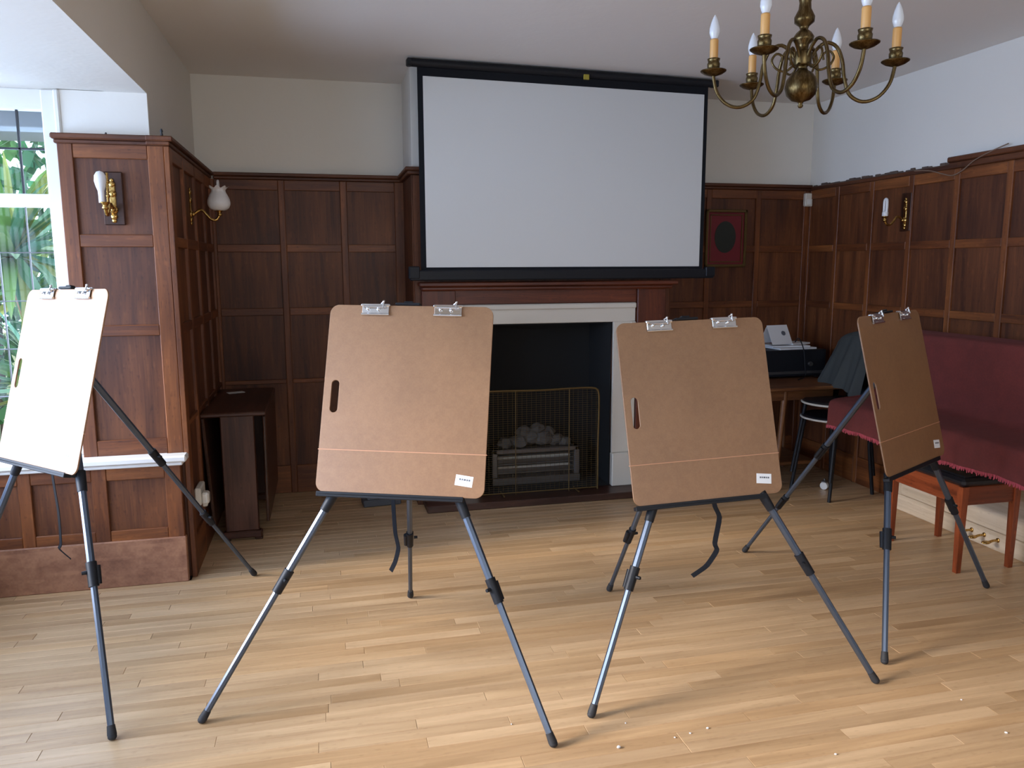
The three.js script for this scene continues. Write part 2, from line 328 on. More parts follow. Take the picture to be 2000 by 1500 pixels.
// ---- left wall with the window pier and the bay
{
  const w = struct('wall_left', 'left wall, oak panelling and plaster beside the bay', [XL, 0, 0], Math.PI / 2);   // local x = -world z
  obj('plaster', [cbox(-ZP + 0.06, 0.15, 0, YC, -0.236, -0.064, 0.001)], M.plaster, w);
  obj('panel_backing', cbox(-ZP + 0.02, 0, 0, YD - 0.04, -0.065, 0, 0.001, 1), M.oak[3], w);
  panelling(w, [[-ZP, -1.35], [-1.07, -1.03], [-0.7, -0.66], [-0.35, -0.31], [-0.05, -0.024]]);
  obj('cap_moulding', [cbox(-ZP - 0.02, -0.03, 2.062, 2.08, -0.07, 0.03, 0.004), cbox(-ZP - 0.03, -0.03, 2.08, 2.103, -0.07, 0.045, 0.005)], M.oak[1], w);
  const hd = struct('wall_header', 'plaster beam over the opening of the bay');
  obj('plaster', cbox(WXO, XL - 0.064, YH, YC, 1.2, ZBAY + 0.2, 0.002), M.plaster, hd);
  const lw = struct('wall_left_rear', 'left wall beyond the bay, behind the camera');
  obj('plaster', cbox(WXO, XL, 0, YC, ZBAY, ZEND + 0.15, 0.002), M.plaster, lw);
  // pier, facing the room's entrance
  const p = struct('wall_pier', 'lit oak panelled pier beside the window', [0, 0, ZP - 0.024]);
  obj('plaster', [cbox(WXO - 0.2, XL - 0.0645, YD - 0.05, YH - 0.002, -0.2, -0.033, 0.001), cbox(-1.56, -1.13, 0.0, YD - 0.03, -0.2, -0.01, 0.001), cbox(XB, -1.56, YH - 0.02, YH + 0.02, -0.2, -0.04, 0.001)], M.plaster, p);
  panelling(p, [[-1.566, -1.504], [-1.196, -1.126]], [[0.63, 0.708], [1.2, 1.25], [1.608, 1.664], [2.0, 2.062]], 2.062, 0.024);
  obj('cap_moulding', [cbox(-1.575, -1.115, 2.06, 2.078, -0.05, 0.035, 0.004), cbox(-1.585, -1.1, 2.078, 2.103, -0.05, 0.05, 0.006)], M.oak[1], p);
  obj('hook', [moved(lathe([[0, 0], [0.008, 0], [0.006, 0.012], [0.004, 0.018], [0.007, 0.024], [0.004, 0.034], [0, 0.036]], 10), -1.13, 2.102, 0.02)], M.lead, p);
  obj('hook', [moved(lathe([[0, 0], [0.006, 0], [0.004, 0.008], [0, 0.011]], 8), -1.36, 2.102, 0.03)], M.lead, p);
  // dwarf wall below the sill
  const d = struct('wall_bay_side', 'panelled dwarf wall and scuffed skirting under the window sill', [0, 0, 1.436]);
  obj('dwarf_wall', cbox(XB, -1.14, 0, 0.6, -0.2, 0, 0.001), M.oak[3], d);
  panelling(d, [[-2.37, -2.3], [-2.1, -2.04], [-1.787 - 0.055, -1.787], [-1.532, -1.467], [-1.212, -1.14]], [[0.215, 0.278], [0.523, 0.6]], 0.6, 0.024);
  obj('skirting_board', cbox(XB, -1.133, 0, 0.228, 0, 0.034, 0.004, 0, 0.3), M.skirting, d);
  const s = struct('trim_1', 'pale painted window sill board');
  obj('sill_board', [cbox(XB, -1.2, 0.603, 0.634, 1.2, 1.425, 0.002), cbox(XB, -1.105, 0.603, 0.634, 1.42, 1.5, 0.007), cbox(XB, -1.125, 0.585, 0.604, 1.42, 1.485, 0.004)], M.white, s);
  // bay shell
  const bc = struct('ceiling_bay', 'lower plaster ceiling of the window bay');
  obj('plaster', [cbox(XB - 0.15, WXO, YH, YH + 0.14, 1.2, ZBAY + 0.2, 0.001), cbox(WXO - 0.01, XL - 0.0645, YH - 0.003, YH + 0.004, 1.3, ZBAY, 0.0005)], M.plaster, bc);
  const bn = struct('wall_bay_near', 'near end wall of the window bay');
  obj('plaster', cbox(XB - 0.15, WXO, 0, YH, ZBAY, ZBAY + 0.2, 0.001), M.plaster, bn);
  const bf = struct('wall_bay_front', 'low wall below the long bay window');
  obj('plaster', [cbox(XB - 0.15, XB, 0, 0.66, 1.2, ZBAY, 0.001), cbox(XB - 0.15, XB, 2.25, YH, 1.2, ZBAY, 0.001), cbox(XB - 0.15, XB + 0.02, 0, YH, 1.19, 1.36, 0.001), cbox(XB - 0.15, XB + 0.02, 0, YH, 5.0, ZBAY, 0.001)], M.plaster, bf);
}
// ---- leaded windows
function leadedWindow(name, label, p, turn, x0, x1, bars, y0 = 0.634, yt0 = 1.787, yt1 = 1.845, y1 = 2.3, xs) {
  const w = struct(name, label, p, turn);
  obj('window_frame', [cbox(x0, x1, y1 - 0.088, y1, -0.05, 0.02, 0.004), cbox(x0, x1, y0, y0 + 0.05, -0.05, 0.02, 0.004), cbox(x1 - 0.066, x1, y0, y1, -0.05, 0.025, 0.006), cbox(x0, x0 + 0.066, y0, y1, -0.05, 0.025, 0.006), cbox(x0, x1, yt0, yt1, -0.045, 0.015, 0.004),
    ...bars.map((b) => cbox(b - 0.03, b + 0.03, y0, y1, -0.05, 0.02, 0.004)), cbox(x1 - 0.012, x1 + 0.012, y0, y1, 0.0, 0.034, 0.006)], M.white, w);
  const e = [x0 + 0.066, ...bars.flatMap((b) => [b - 0.03, b + 0.03]), x1 - 0.066];
  for (let i = 0; i < e.length; i += 2) for (const [a, b] of [[y0 + 0.05, yt0], [yt1, y1 - 0.088]]) {
    obj('pane', new THREE.BoxGeometry(e[i + 1] - e[i] + 0.01, b - a + 0.01, 0.004).translate((e[i] + e[i + 1]) / 2, (a + b) / 2, -0.015), M.glass, w);
    const up = a > 1.8, t = up ? 0.0045 : 0.0022, g = [], hs = up ? [2.044] : [1.584, 1.364, 1.143, 0.922];
    for (const y of hs) g.push(cbox(e[i], e[i + 1], y - t, y + t, -0.022, -0.008, 0.001));
    for (let x = e[i + 1] - 0.11; x > e[i] + 0.05; x -= 0.125) g.push(cbox(x - t, x + t, a, b, -0.022, -0.008, 0.001));
    obj('lead_came', g, up ? M.lead : M.steel, w);
  }
  return w;
}
leadedWindow('window_1', 'white framed leaded side window beside the oak pier', [0, 0, 1.34], 0, -2.4, -1.566, []);
leadedWindow('window_2', 'long leaded front window of the bay', [XB - 0.03, 0, 0], Math.PI / 2, -5.0, -1.36, [-4.3, -3.6, -2.85, -2.1], 0.66, 1.787, 1.845, 2.26);
leadedWindow('window_3', 'leaded window in the wall behind the camera', [0.6, 0, ZEND + 0.06], Math.PI, -1.15, 1.15, [-0.38, 0.38], 0.84, 1.787, 1.845, 2.32);

// ---- right wall
{
  const w = struct('wall_right', 'right wall, oak panelling below pale plaster', [XR, 0, 0], -Math.PI / 2);   // local x = world z
  obj('plaster', cbox(-0.15, ZEND + 0.15, 0, YC, -0.15, 0, 0.001), M.plaster, w);
  const st = [[0.024, 0.05]]; for (let k = 1; k < 12; k++) st.push([0.364 * k - 0.02, 0.364 * k + 0.02]);
  panelling(w, st);
  obj('top_rail', cbox(0.03, 1.4, 2.062, 2.09, 0, 0.02, 0.004), M.oak[3], w);
  obj('cap_moulding', [cbox(1.4, 4.1, 2.062, 2.098, 0, 0.04, 0.004), cbox(1.4, 4.1, 2.098, 2.128, 0, 0.055, 0.006)], M.oak[1], w);
  const rg = [];                                       // broken plaster left where the cap has come away
  for (let z = 0.05; z < 1.36; ) { const l = rr(0.02, 0.07), t = rr(0.001, 0.016); rg.push(cbox(z, z + l, 2.085, 2.092 + t, 0, 0.004 + t * 0.7, 0.003)); z += l; }
  obj('broken_edge', rg, std(lin(0.09, 0.06, 0.045), 0.9), w);
  const c = obj('cable', tube([[3.128, 2.15, 1.8], [3.1, 2.115, 1.7], [3.112, 2.085, 1.59], [3.12, 2.04, 1.5], [3.125, 2.024, 1.43], [3.127, 2.042, 1.35], [3.127, 2.07, 1.25], [3.127, 2.085, 1.12]], 0.0035, 40, 6), std(lin(0.2, 0.13, 0.09), 0.6));
  tag(c, 'thin pale cable sagging from the oak rail of the right wall', 'cable');
  const e = struct('wall_rear', 'plain wall behind the camera');
  obj('plaster', [cbox(WXO, -0.55, 0, YC, ZEND, ZEND + 0.15, 0.001), cbox(1.75, XR + 0.15, 0, YC, ZEND, ZEND + 0.15, 0.001), cbox(-0.55, 1.75, 0, 0.84, ZEND, ZEND + 0.15, 0.001), cbox(-0.55, 1.75, 2.32, YC, ZEND, ZEND + 0.15, 0.001)], M.plaster, e);
}

// ---------------------------------------------------------------- projection screen
{
  const L = 1.95, s = thing('projection_screen', 'pulled-down white projection screen with black border above the mantel', 'screen', [0.095, 1.43, 0.7], Math.atan2(0.12, 1.95));
  const top = 2.688 - 1.43;
  const hs = new THREE.Shape(); hs.absarc(0, 0, 0.028, 0, Math.PI * 2);
  obj('housing', [new THREE.CylinderGeometry(0.024, 0.024, L, 16).rotateZ(Math.PI / 2).translate(L / 2 - 0.012, top - 0.028, 0), cbox(-0.03, 0.0, top - 0.05, top - 0.008, -0.024, 0.024, 0.006), cbox(L - 0.025, L + 0.02, top - 0.05, top - 0.008, -0.024, 0.024, 0.006)], M.black, s);
  obj('fabric_border', [cbox(0.03, L - 0.045, 0.04, top - 0.03, -0.0025, 0.0, 0.0005)], M.blackCloth, s);
  obj('screen_fabric', cbox(0.062, L - 0.072, 0.078, top - 0.098, 0.0, 0.0018, 0.0005), M.screen, s);
  obj('bottom_bar', [cbox(-0.04, L + 0.035, 0.0, 0.062, -0.016, 0.018, 0.007), cbox(-0.045, 0.02, 0.01, 0.085, -0.02, 0.022, 0.006), cbox(L - 0.03, L + 0.04, 0.01, 0.075, -0.02, 0.022, 0.006)], M.black, s);
  obj('tag', cbox(1.04, 1.075, top - 0.062, top - 0.032, 0.018, 0.03, 0.002), std(lin(0.35, 0.28, 0.03), 0.5), s);
}

// ---------------------------------------------------------------- drawing boards on easels
const boardShape = (() => {
  const w = 0.292, h = 0.33, r = 0.032, s = new THREE.Shape();
  s.moveTo(-w + r, -h); s.lineTo(w - r, -h); s.absarc(w - r, -h + r, r, -Math.PI / 2, 0); s.lineTo(w, h - r); s.absarc(w - r, h - r, r, 0, Math.PI / 2);
  s.lineTo(-w + r, h); s.absarc(-w + r, h - r, r, Math.PI / 2, Math.PI); s.lineTo(-w, -h + r); s.absarc(-w + r, -h + r, r, Math.PI, Math.PI * 1.5);
  const k = new THREE.Path(), cx = -0.252, a = 0.0145;
  k.absarc(cx, 0.045, a, 0, Math.PI, false); k.lineTo(cx - a, -0.042); k.absarc(cx, -0.042, a, Math.PI, Math.PI * 2, false); k.lineTo(cx + a, 0.045);
  s.holes.push(k);
  return s;
})();
const boardGeo = new THREE.ExtrudeGeometry(boardShape, { depth: 0.004, bevelEnabled: true, bevelThickness: 0.001, bevelSize: 0.001, bevelSegments: 1, curveSegments: 8 }).translate(0, 0, -0.002);
uvBox(plain(boardGeo), 0);
function clipGeo() {
  const b = [cbox(-0.052, 0.052, -0.006, 0.004, 0.001, 0.012, 0.003), cbox(-0.048, 0.048, -0.034, -0.004, 0.003, 0.0065, 0.0015), cbox(-0.05, 0.05, -0.004, 0.006, -0.012, 0.004, 0.003)];
  return b.concat([rod([-0.05, -0.033, 0.006], [0.05, -0.033, 0.006], 0.0045, 0.0045, 8), rod([-0.04, -0.008, 0.012], [0.04, -0.008, 0.012], 0.004, 0.004, 8), moved(new THREE.SphereGeometry(0.006, 10, 8), -0.026, -0.014, 0.011), moved(new THREE.SphereGeometry(0.006, 10, 8), 0.012, -0.016, 0.011)]);
}
const clipLever = () => [rod([0.02, 0.006, 0.004], [0.03, 0.012, 0.012], 0.003, 0.003, 8), rod([0.03, 0.012, 0.012], [0.03, -0.012, 0.016], 0.003, 0.003, 8), moved(new THREE.SphereGeometry(0.0048, 8, 6), 0.03, 0.012, 0.012)];

// pose: board centre, yaw, tilt, roll; feet of the two front legs and the rear leg
function easelWithBoard(pose, FL, FR, BK, labels, strap) {
  const [cx, cy, cz, yaw, tilt, roll] = pose;
  const m = new THREE.Matrix4().makeRotationFromEuler(new THREE.Euler(tilt, yaw, roll, 'YXZ')); m.setPosition(cx, cy, cz);
  const at = (x, y, z = -0.03) => V(x, y, z).applyMatrix4(m);
  // board
  const b = new THREE.Group(); b.name = numbered('drawing_board'); scene.add(b);
  const foot = at(0, -0.331, 0);
  b.position.copy(foot); b.rotation.set(tilt, yaw, roll, 'YXZ');
  tag(b, labels[0], 'drawing board', 'drawing boards on easels');
  const sh = (g) => { [].concat(g).forEach((q) => q.translate(0, 0.331, 0)); return g; };
  obj('board_panel', sh(boardGeo.clone()), M.board, b);
  for (const x of [-0.127, 0.133]) { const c = obj('clip', sh(clipGeo().map((g) => moved(g, x, 0.33, 0.0035))), M.chrome, b); obj('clip_lever', sh(clipLever().map((g) => moved(g, x, 0.33, 0.0035))), M.chrome, c); }
  obj('rubber_band', sh([cbox(-0.2945, 0.2945, -0.186, -0.183, 0.0028, 0.0038, 0.0004), cbox(-0.2945, 0.2945, -0.186, -0.183, -0.0038, -0.0028, 0.0004), cbox(-0.2955, -0.2935, -0.186, -0.183, -0.0038, 0.0038, 0.0004), cbox(0.2935, 0.2955, -0.186, -0.183, -0.0038, 0.0038, 0.0004)]), M.band, b);
  const st = obj('price_label', sh(cbox(-0.03, 0.03, -0.018, 0.018, 0.003, 0.0035, 0.0002).rotateZ(-0.12).translate(0.222, -0.274, 0)), M.label, b);
  const inkBits = []; let ix = -0.017; for (const wv of [0.006, 0.005, 0.008, 0.005, 0.006]) { inkBits.push(cbox(ix, ix + wv, 0.001, 0.007, 0.0034, 0.0038, 0.0001)); ix += wv + 0.002; }
  obj('print', sh(inkBits.map((g) => g.rotateZ(-0.12).translate(0.222, -0.274, 0))), M.ink, st);
  // easel
  const hub = at(-0.005, 0.118), base = V(hub.x, 0, hub.z);
  const e = thing('easel', labels[1], 'easel', [base.x, 0, base.z], 0, 'folding easels with telescopic legs');
  const put = (g) => { [].concat(g).forEach((q) => q.translate(-base.x, 0, -base.z)); return g; };
  const up = at(0, 1).sub(at(0, 0)), rt = at(1, 0).sub(at(0, 0)), nn = up.clone().cross(rt).multiplyScalar(-1);
  function leg(f, joints, lockSide) {                  // three-section telescopic leg from hub to foot
    const F = V(f[0], 0.012, f[1]), d = F.clone().sub(hub).normalize(), len = F.distanceTo(hub);
    const P = (t) => hub.clone().add(d.clone().multiplyScalar(t));
    const up2 = V(0, 1, 0).cross(d).normalize();       // sideways axis of the lock lever
    const ts = [0, ...joints.map((j) => j * len), len];
    const r = [0.0135, 0.0115, 0.0095];
    const l = obj('leg', put(ts.slice(0, -1).map((t, i) => { const g = rod(P(t), P(ts[i + 1]), r[i], r[i], 8); return g.toNonIndexed(); }).map((g) => { g.computeVertexNormals(); return g; })), M.alu, e);
    joints.forEach((j, i) => {
      const t = j * len, a = P(t - 0.045), c = P(t + 0.04), o = up2.clone().multiplyScalar(lockSide * 0.017);
      obj('leg_lock', put([rod(a, c, r[i] + 0.0045, r[i] + 0.0035, 10), rod(P(t - 0.03).add(o), P(t + 0.034).add(o), 0.011, 0.009, 6), rod(P(t - 0.012).sub(o), P(t - 0.012).sub(o.clone().multiplyScalar(1.9)), 0.007, 0.006, 8)]), M.black, l);
    });
    obj('rubber_foot', put([rod(P(len - 0.035), P(len - 0.004), 0.0125, 0.015, 10), moved(new THREE.SphereGeometry(0.0145, 12, 8).scale(1, 0.85, 1), F.x, 0.0124, F.z)]), M.rubber, l);
    return P;
  }
  const dl = 0.62;
  const PL = leg(FL, [dl], -1), PR = leg(FR, [dl], 1);
  leg(BK, [0.42, 0.7], 1);
  obj('hub', put([rod(hub.clone().add(up.clone().multiplyScalar(-0.03)), hub.clone().add(up.clone().multiplyScalar(0.045)), 0.03, 0.024, 12), rod(hub.clone().add(rt.clone().multiplyScalar(-0.035)), hub.clone().add(rt.clone().multiplyScalar(0.035)), 0.016, 0.016, 10)]), M.black, e);
  obj('mast', put(rod(hub, at(-0.012, 0.325), 0.011, 0.011, 8)), M.alu, e);
  const bx = (x0, x1, y0, y1, z0, z1, c) => cbox(x0, x1, y0, y1, z0, z1, c).applyMatrix4(m);
  obj('top_clamp', put([bx(-0.058, 0.032, 0.3325, 0.342, -0.03, 0.007, 0.003), bx(-0.04, 0.014, 0.3, 0.342, -0.042, -0.02, 0.004), bx(-0.03, 0.004, 0.342, 0.35, -0.026, -0.004, 0.003)]), M.black, e);
  obj('tray', put([bx(-0.288, 0.223, -0.346, -0.3325, -0.02, 0.008, 0.002), bx(-0.288, 0.223, -0.34, -0.328, 0.005, 0.008, 0.001)]), M.black, e);
  for (const P of [PL, PR]) {
    const t = P === PL ? -1 : 1, len = 1;
    let best = 0, bd = 9; for (let q = 0.2; q < 0.8; q += 0.01) { const dd = Math.abs(P(q).clone().sub(at(0, -0.35)).dot(up)); if (dd < bd) { bd = dd; best = q; } }
    obj('tray_bracket', put([rod(P(best - 0.03), P(best + 0.045), 0.0185, 0.0165, 10), rod(P(best - 0.012), at(0.2 * t, -0.338, -0.012), 0.008, 0.008, 6)]), M.black, e);
  }
  if (strap) {
    const pts = strap.map((q) => V(...q)), cv = new THREE.CatmullRomCurve3(pts, false, 'catmullrom', 0.3), n = 26, pos = [], idx = [];
    for (let i = 0; i <= n; i++) { const q = cv.getPoint(i / n), tg = cv.getTangent(i / n), sd = V(0.62, 0, 0.78).cross(tg).normalize().cross(tg).normalize(); for (const [s, k] of [[-1, -1], [1, -1], [1, 1], [-1, 1]]) { const o = q.clone().add(sd.clone().multiplyScalar(0.0115 * s)).add(sd.clone().cross(tg).multiplyScalar(0.0011 * k)); pos.push(o.x, o.y, o.z); } }
    for (let i = 0; i < n; i++) for (let k = 0; k < 4; k++) { const a = i * 4 + k, b2 = i * 4 + (k + 1) % 4; idx.push(a, b2, b2 + 4, a, b2 + 4, a + 4); }
    const g = new THREE.BufferGeometry(); g.setAttribute('position', new THREE.Float32BufferAttribute(pos, 3)); g.setIndex(idx);
    const gg = g.toNonIndexed(); gg.computeVertexNormals();
    obj('carry_strap', put(gg), M.blackCloth, e);
  }
}
easelWithBoard([-1.433, 1.117, 2.188, -0.837, -0.272, 0.023], [-2.0, 1.858], [-1.165, 2.794], [-0.829, 1.478],
  ['brown drawing board in the bay, catching pale window light, leftmost of four', 'dark folding easel standing in the window bay, leftmost of the four'],
  [[-1.47, 1.1, 2.0], [-1.56, 0.85, 1.86], [-1.6, 0.644, 1.75], [-1.59, 0.473, 1.75], [-1.592, 0.335, 1.75], [-1.6, 0.309, 1.75], [-1.555, 0.262, 1.76]]);
easelWithBoard([-0.182, 1.064, 2.691, -0.347, -0.319, -0.014], [-0.895, 2.763], [0.214, 3.172], [-0.105, 1.926],
  ['pale pinkish drawing board facing the camera, partly in front of the fireplace', 'folding easel carrying the pale board left of the fire opening'],
  [[-0.17, 1.1, 2.5], [-0.19, 0.8, 2.26], [-0.194, 0.56, 2.2], [-0.189, 0.416, 2.2], [-0.178, 0.348, 2.2], [-0.192, 0.29, 2.2], [-0.212, 0.249, 2.2]]);
easelWithBoard([0.883, 0.996, 2.786, -0.014, -0.267, 0.026], [0.386, 3.045], [1.468, 3.085], [0.812, 2.077],
  ['tan drawing board facing the camera, between fireplace and table', 'folding easel carrying the tan board right of the fire opening'],
  [[0.95, 1.0, 2.55], [1.12, 0.7, 2.4], [1.191, 0.478, 2.35], [1.218, 0.417, 2.35], [1.2, 0.301, 2.35], [1.211, 0.265, 2.35], [1.164, 0.198, 2.35], [1.096, 0.157, 2.35]]);
easelWithBoard([1.954, 0.989, 2.543, 0.476, -0.245, 0.013], [1.597, 2.971], [2.554, 2.472], [1.689, 1.774],
  ['shaded brown drawing board turned towards the piano, rightmost of four', 'folding easel beside the red-covered piano, rightmost of the four']);

// ---------------------------------------------------------------- chandelier
{
  const c = thing('chandelier', 'old brass six-arm chandelier with candle bulbs hanging from the ceiling', 'chandelier', [1.098, 2.025, 2.998]);
  const y0 = 2.025, Y = (y) => y - y0;
  obj('stem', lathe([[0, Y(2.024)], [0.006, Y(2.026)], [0.009, Y(2.032)], [0.006, Y(2.038)], [0.01, Y(2.044)], [0.03, Y(2.05)], [0.046, Y(2.066)], [0.052, Y(2.088)], [0.048, Y(2.112)], [0.034, Y(2.132)], [0.018, Y(2.142)], [0.014, Y(2.15)], [0.02, Y(2.156)], [0.028, Y(2.16)], [0.03, Y(2.19)], [0.026, Y(2.2)], [0.016, Y(2.206)], [0.018, Y(2.222)], [0.03, Y(2.232)], [0.033, Y(2.244)], [0.024, Y(2.258)], [0.012, Y(2.268)], [0.016, Y(2.278)], [0.031, Y(2.29)], [0.032, Y(2.306)], [0.02, Y(2.33)], [0.018, Y(2.35)], [0.024, Y(2.375)], [0.03, Y(2.395)], [0.022, Y(2.415)], [0.009, Y(2.43)], [0.007, Y(2.64)], [0.03, Y(2.65)], [0.055, Y(2.68)], [0.058, Y(2.692)], [0, Y(2.692)]], 28), M.oldBrass, c);
  for (let k = 0; k < 6; k++) {
    const th = THREE.MathUtils.degToRad(26 + 60 * k), dir = V(Math.cos(th), 0, Math.sin(th));
    const P = (r, y) => [dir.x * r * 1.037, Y(y), dir.z * r * 1.037];
    const arm = obj('arm', [tube([P(0.022, 2.178), P(0.04, 2.205), P(0.066, 2.224), P(0.096, 2.212), P(0.116, 2.17), P(0.126, 2.11), P(0.145, 2.058), P(0.184, 2.036), P(0.226, 2.048), P(0.256, 2.085), P(0.268, 2.13), P(0.27, 2.148)], 0.0058, 44, 8),
      tube([P(0.026, 2.16), P(0.05, 2.142), P(0.078, 2.152), P(0.092, 2.178), P(0.078, 2.198), P(0.06, 2.188), P(0.062, 2.172)], 0.0038, 28, 6)], M.oldBrass, c);
    const at = (g) => moved(g, dir.x * 0.28, 0, dir.z * 0.28);
    obj('drip_pan', at(lathe([[0, Y(2.138)], [0.012, Y(2.14)], [0.03, Y(2.146)], [0.042, Y(2.154)], [0.0425, Y(2.157)], [0.03, Y(2.151)], [0.014, Y(2.15)], [0.013, Y(2.156)], [0.02, Y(2.166)], [0.021, Y(2.178)], [0.018, Y(2.184)], [0.02, Y(2.19)], [0.021, Y(2.194)], [0.014, Y(2.194)], [0, Y(2.19)]], 22)), M.oldBrass, arm);
    obj('candle_tube', at(lathe([[0, Y(2.19)], [0.0135, Y(2.19)], [0.0135, Y(2.252)], [0.012, Y(2.256)], [0, Y(2.256)]], 16)), M.candle, arm);
    obj('bulb', at(lathe([[0.008, Y(2.254)], [0.0125, Y(2.262)], [0.017, Y(2.276)], [0.0165, Y(2.29)], [0.012, Y(2.308)], [0.006, Y(2.324)], [0.001, Y(2.332)]], 16)), M.bulb, arm);
  }
}

// ---------------------------------------------------------------- wall lamps
function sconce(label, p, turn, backboard, kind) {
  const s = thing('wall_sconce', label, 'wall lamp', p, turn, 'brass wall lamps on the panelling');
  const z0 = backboard ? 0.016 : 0;
  if (backboard) obj('backboard', cbox(-0.044, 0.044, -0.118, 0.118, 0, 0.018, 0.004, 1), M.darkwood, s);
  obj('backplate', [cbox(-0.013, 0.013, -0.07, 0.06, z0, z0 + 0.008, 0.004), ...[[-0.098, 0.011], [-0.08, 0.015], [-0.05, 0.02], [0.02, 0.017], [0.062, 0.015], [0.08, 0.009]].map(([y, r]) => moved(new THREE.SphereGeometry(r, 12, 8).scale(1, 1, 0.6), 0, y, z0 + 0.004))], M.brass, s);
  obj('arm', [tube([[0, -0.05, z0 + 0.008], [0, -0.046, z0 + 0.022], [0, -0.03, z0 + 0.045], [0, -0.03, z0 + 0.062], [0, -0.056, z0 + 0.085], [0, -0.078, z0 + 0.108], [0, -0.078, z0 + 0.13], [0, -0.056, z0 + 0.147]], 0.0075, 36, 8), moved(new THREE.SphereGeometry(0.012, 10, 8), 0, -0.05, z0 + 0.016)], M.brass, s);
  const zc = z0 + 0.148;
  obj('cup', moved(lathe([[0, -0.06], [0.012, -0.058], [0.014, -0.05], [0.009, -0.044], [0.012, -0.038], [0.02, -0.03], [0.019, -0.026], [0, -0.03]], 16), 0, 0, zc), M.brass, s);
  if (kind === 'tulip') {
    const sh = [], N = 48, prof = [[0.014, -0.034], [0.034, -0.03], [0.05, -0.018], [0.0585, 0.002], [0.056, 0.026], [0.045, 0.05], [0.036, 0.068], [0.037, 0.078], [0.05, 0.09]];
    const g = new THREE.LatheGeometry(new THREE.SplineCurve(prof.map((q) => new THREE.Vector2(...q))).getPoints(24), N);
    const q = g.attributes.position;
    for (let i = 0; i < q.count; i++) { const x = q.getX(i), y = q.getY(i), zz = q.getZ(i), t = Math.atan2(zz, x), k = THREE.MathUtils.smoothstep(y, 0.06, 0.09); q.setXYZ(i, x * (1 + 0.12 * k * Math.cos(8 * t)), y + 0.006 * k * Math.cos(8 * t), zz * (1 + 0.12 * k * Math.cos(8 * t))); }
    g.computeVertexNormals();
    obj('glass_shade', moved(g, 0, 0.003, zc), M.opal, s);
    obj('bulb', tube([[-0.013, -0.02, zc], [-0.014, 0.08, zc], [-0.01, 0.118, zc], [0, 0.126, zc], [0.01, 0.118, zc], [0.014, 0.08, zc], [0.013, -0.02, zc]], 0.0065, 40, 8), M.opal, s);
  } else if (kind === 'golf') {
    obj('bulb', moved(lathe([[0.012, -0.03], [0.012, 0.0], [0.013, 0.02], [0.02, 0.04], [0.025, 0.062], [0.023, 0.085], [0.014, 0.1], [0.001, 0.105]], 18), -0.012, 0, zc), M.opal, s);
    obj('finial', [rod([0.012, -0.03, zc], [0.014, 0.098, zc - 0.01], 0.006, 0.006, 8), moved(new THREE.SphereGeometry(0.01, 10, 8), 0.013, 0.0, zc - 0.004), moved(new THREE.SphereGeometry(0.009, 10, 8), 0.014, 0.06, zc - 0.008)], M.brass, s);
  } else {
    obj('bulb', [tube([[-0.011, -0.03, zc], [-0.012, 0.04, zc], [-0.009, 0.072, zc], [0, 0.078, zc], [0.009, 0.072, zc], [0.012, 0.04, zc], [0.011, -0.03, zc]], 0.0085, 40, 8), moved(lathe([[0, -0.034], [0.018, -0.032], [0.019, -0.005], [0.014, 0.004], [0, 0.005]], 14), 0, 0, zc)], M.opal, s);
  }
}
sconce('brass wall lamp on a wooden backboard, on the pier by the window', [-1.352, 1.824, ZP - 0.015], 0, true, 'golf');
sconce('brass wall lamp with a frosted tulip glass shade in the dark corner', [XL + 0.009, 1.845, 0.82], Math.PI / 2, false, 'tulip');
sconce('brass wall lamp with a bare white bulb above the piano', [XR - 0.009, 1.84, 1.06], -Math.PI / 2, true, 'stick');

// ---------------------------------------------------------------- small fittings on the walls
{
  const d = thing('alarm_sensor', 'small white box high in the right back corner', 'sensor', [3.118, 1.995, 0.024]);
  obj('case', cbox(-0.032, 0.03, -0.048, 0.048, 0, 0.035, 0.006), M.cream, d); obj('lens', cbox(-0.018, 0.016, -0.035, 0.005, 0.033, 0.038, 0.004), M.white, d);
  const f = thing('framed_picture', 'gilt framed picture with red mount and dark oval beside the screen', 'picture', [2.455, 1.708, 0.026]);
  const w = 0.165, h = 0.208, t = 0.02;
  obj('frame', [cbox(-w, w, h - t, h, 0, 0.022, 0.004), cbox(-w, w, -h, -h + t, 0, 0.022, 0.004), cbox(-w, -w + t, -h, h, 0, 0.022, 0.004), cbox(w - t, w, -h, h, 0, 0.022, 0.004)], M.gilt, f);
  obj('inner_frame', [cbox(-w + 0.035, w - 0.035, h - 0.042, h - 0.035, 0.004, 0.014, 0.001), cbox(-w + 0.035, w - 0.035, -h + 0.035, -h + 0.042, 0.004, 0.014, 0.001), cbox(w - 0.042, w - 0.035, -h + 0.035, h - 0.035, 0.004, 0.014, 0.001), cbox(-w + 0.035, -w + 0.042, -h + 0.035, h - 0.035, 0.004, 0.014, 0.001)], M.gilt, f);
  obj('mount', cbox(-w + 0.01, w - 0.01, -h + 0.01, h - 0.01, 0, 0.008, 0.001), M.red, f);
  obj('oval', new THREE.CylinderGeometry(0.085, 0.085, 0.003, 32).rotateX(Math.PI / 2).scale(1, 1.35, 1).translate(-0.005, 0.01, 0.009), M.portrait, f);
  const k = thing('wall_socket', 'white double socket with plug low on the side of the pier', 'socket', [XL + 0.024, 0.385, 1.28], Math.PI / 2);
  obj('face_plate', cbox(-0.075, 0.075, -0.045, 0.045, 0, 0.03, 0.006), M.cream, k);
  obj('plug', [cbox(-0.07, -0.015, -0.04, 0.02, 0.03, 0.065, 0.008), cbox(-0.055, -0.03, -0.055, -0.035, 0.032, 0.055, 0.004)], M.cream, k);
}

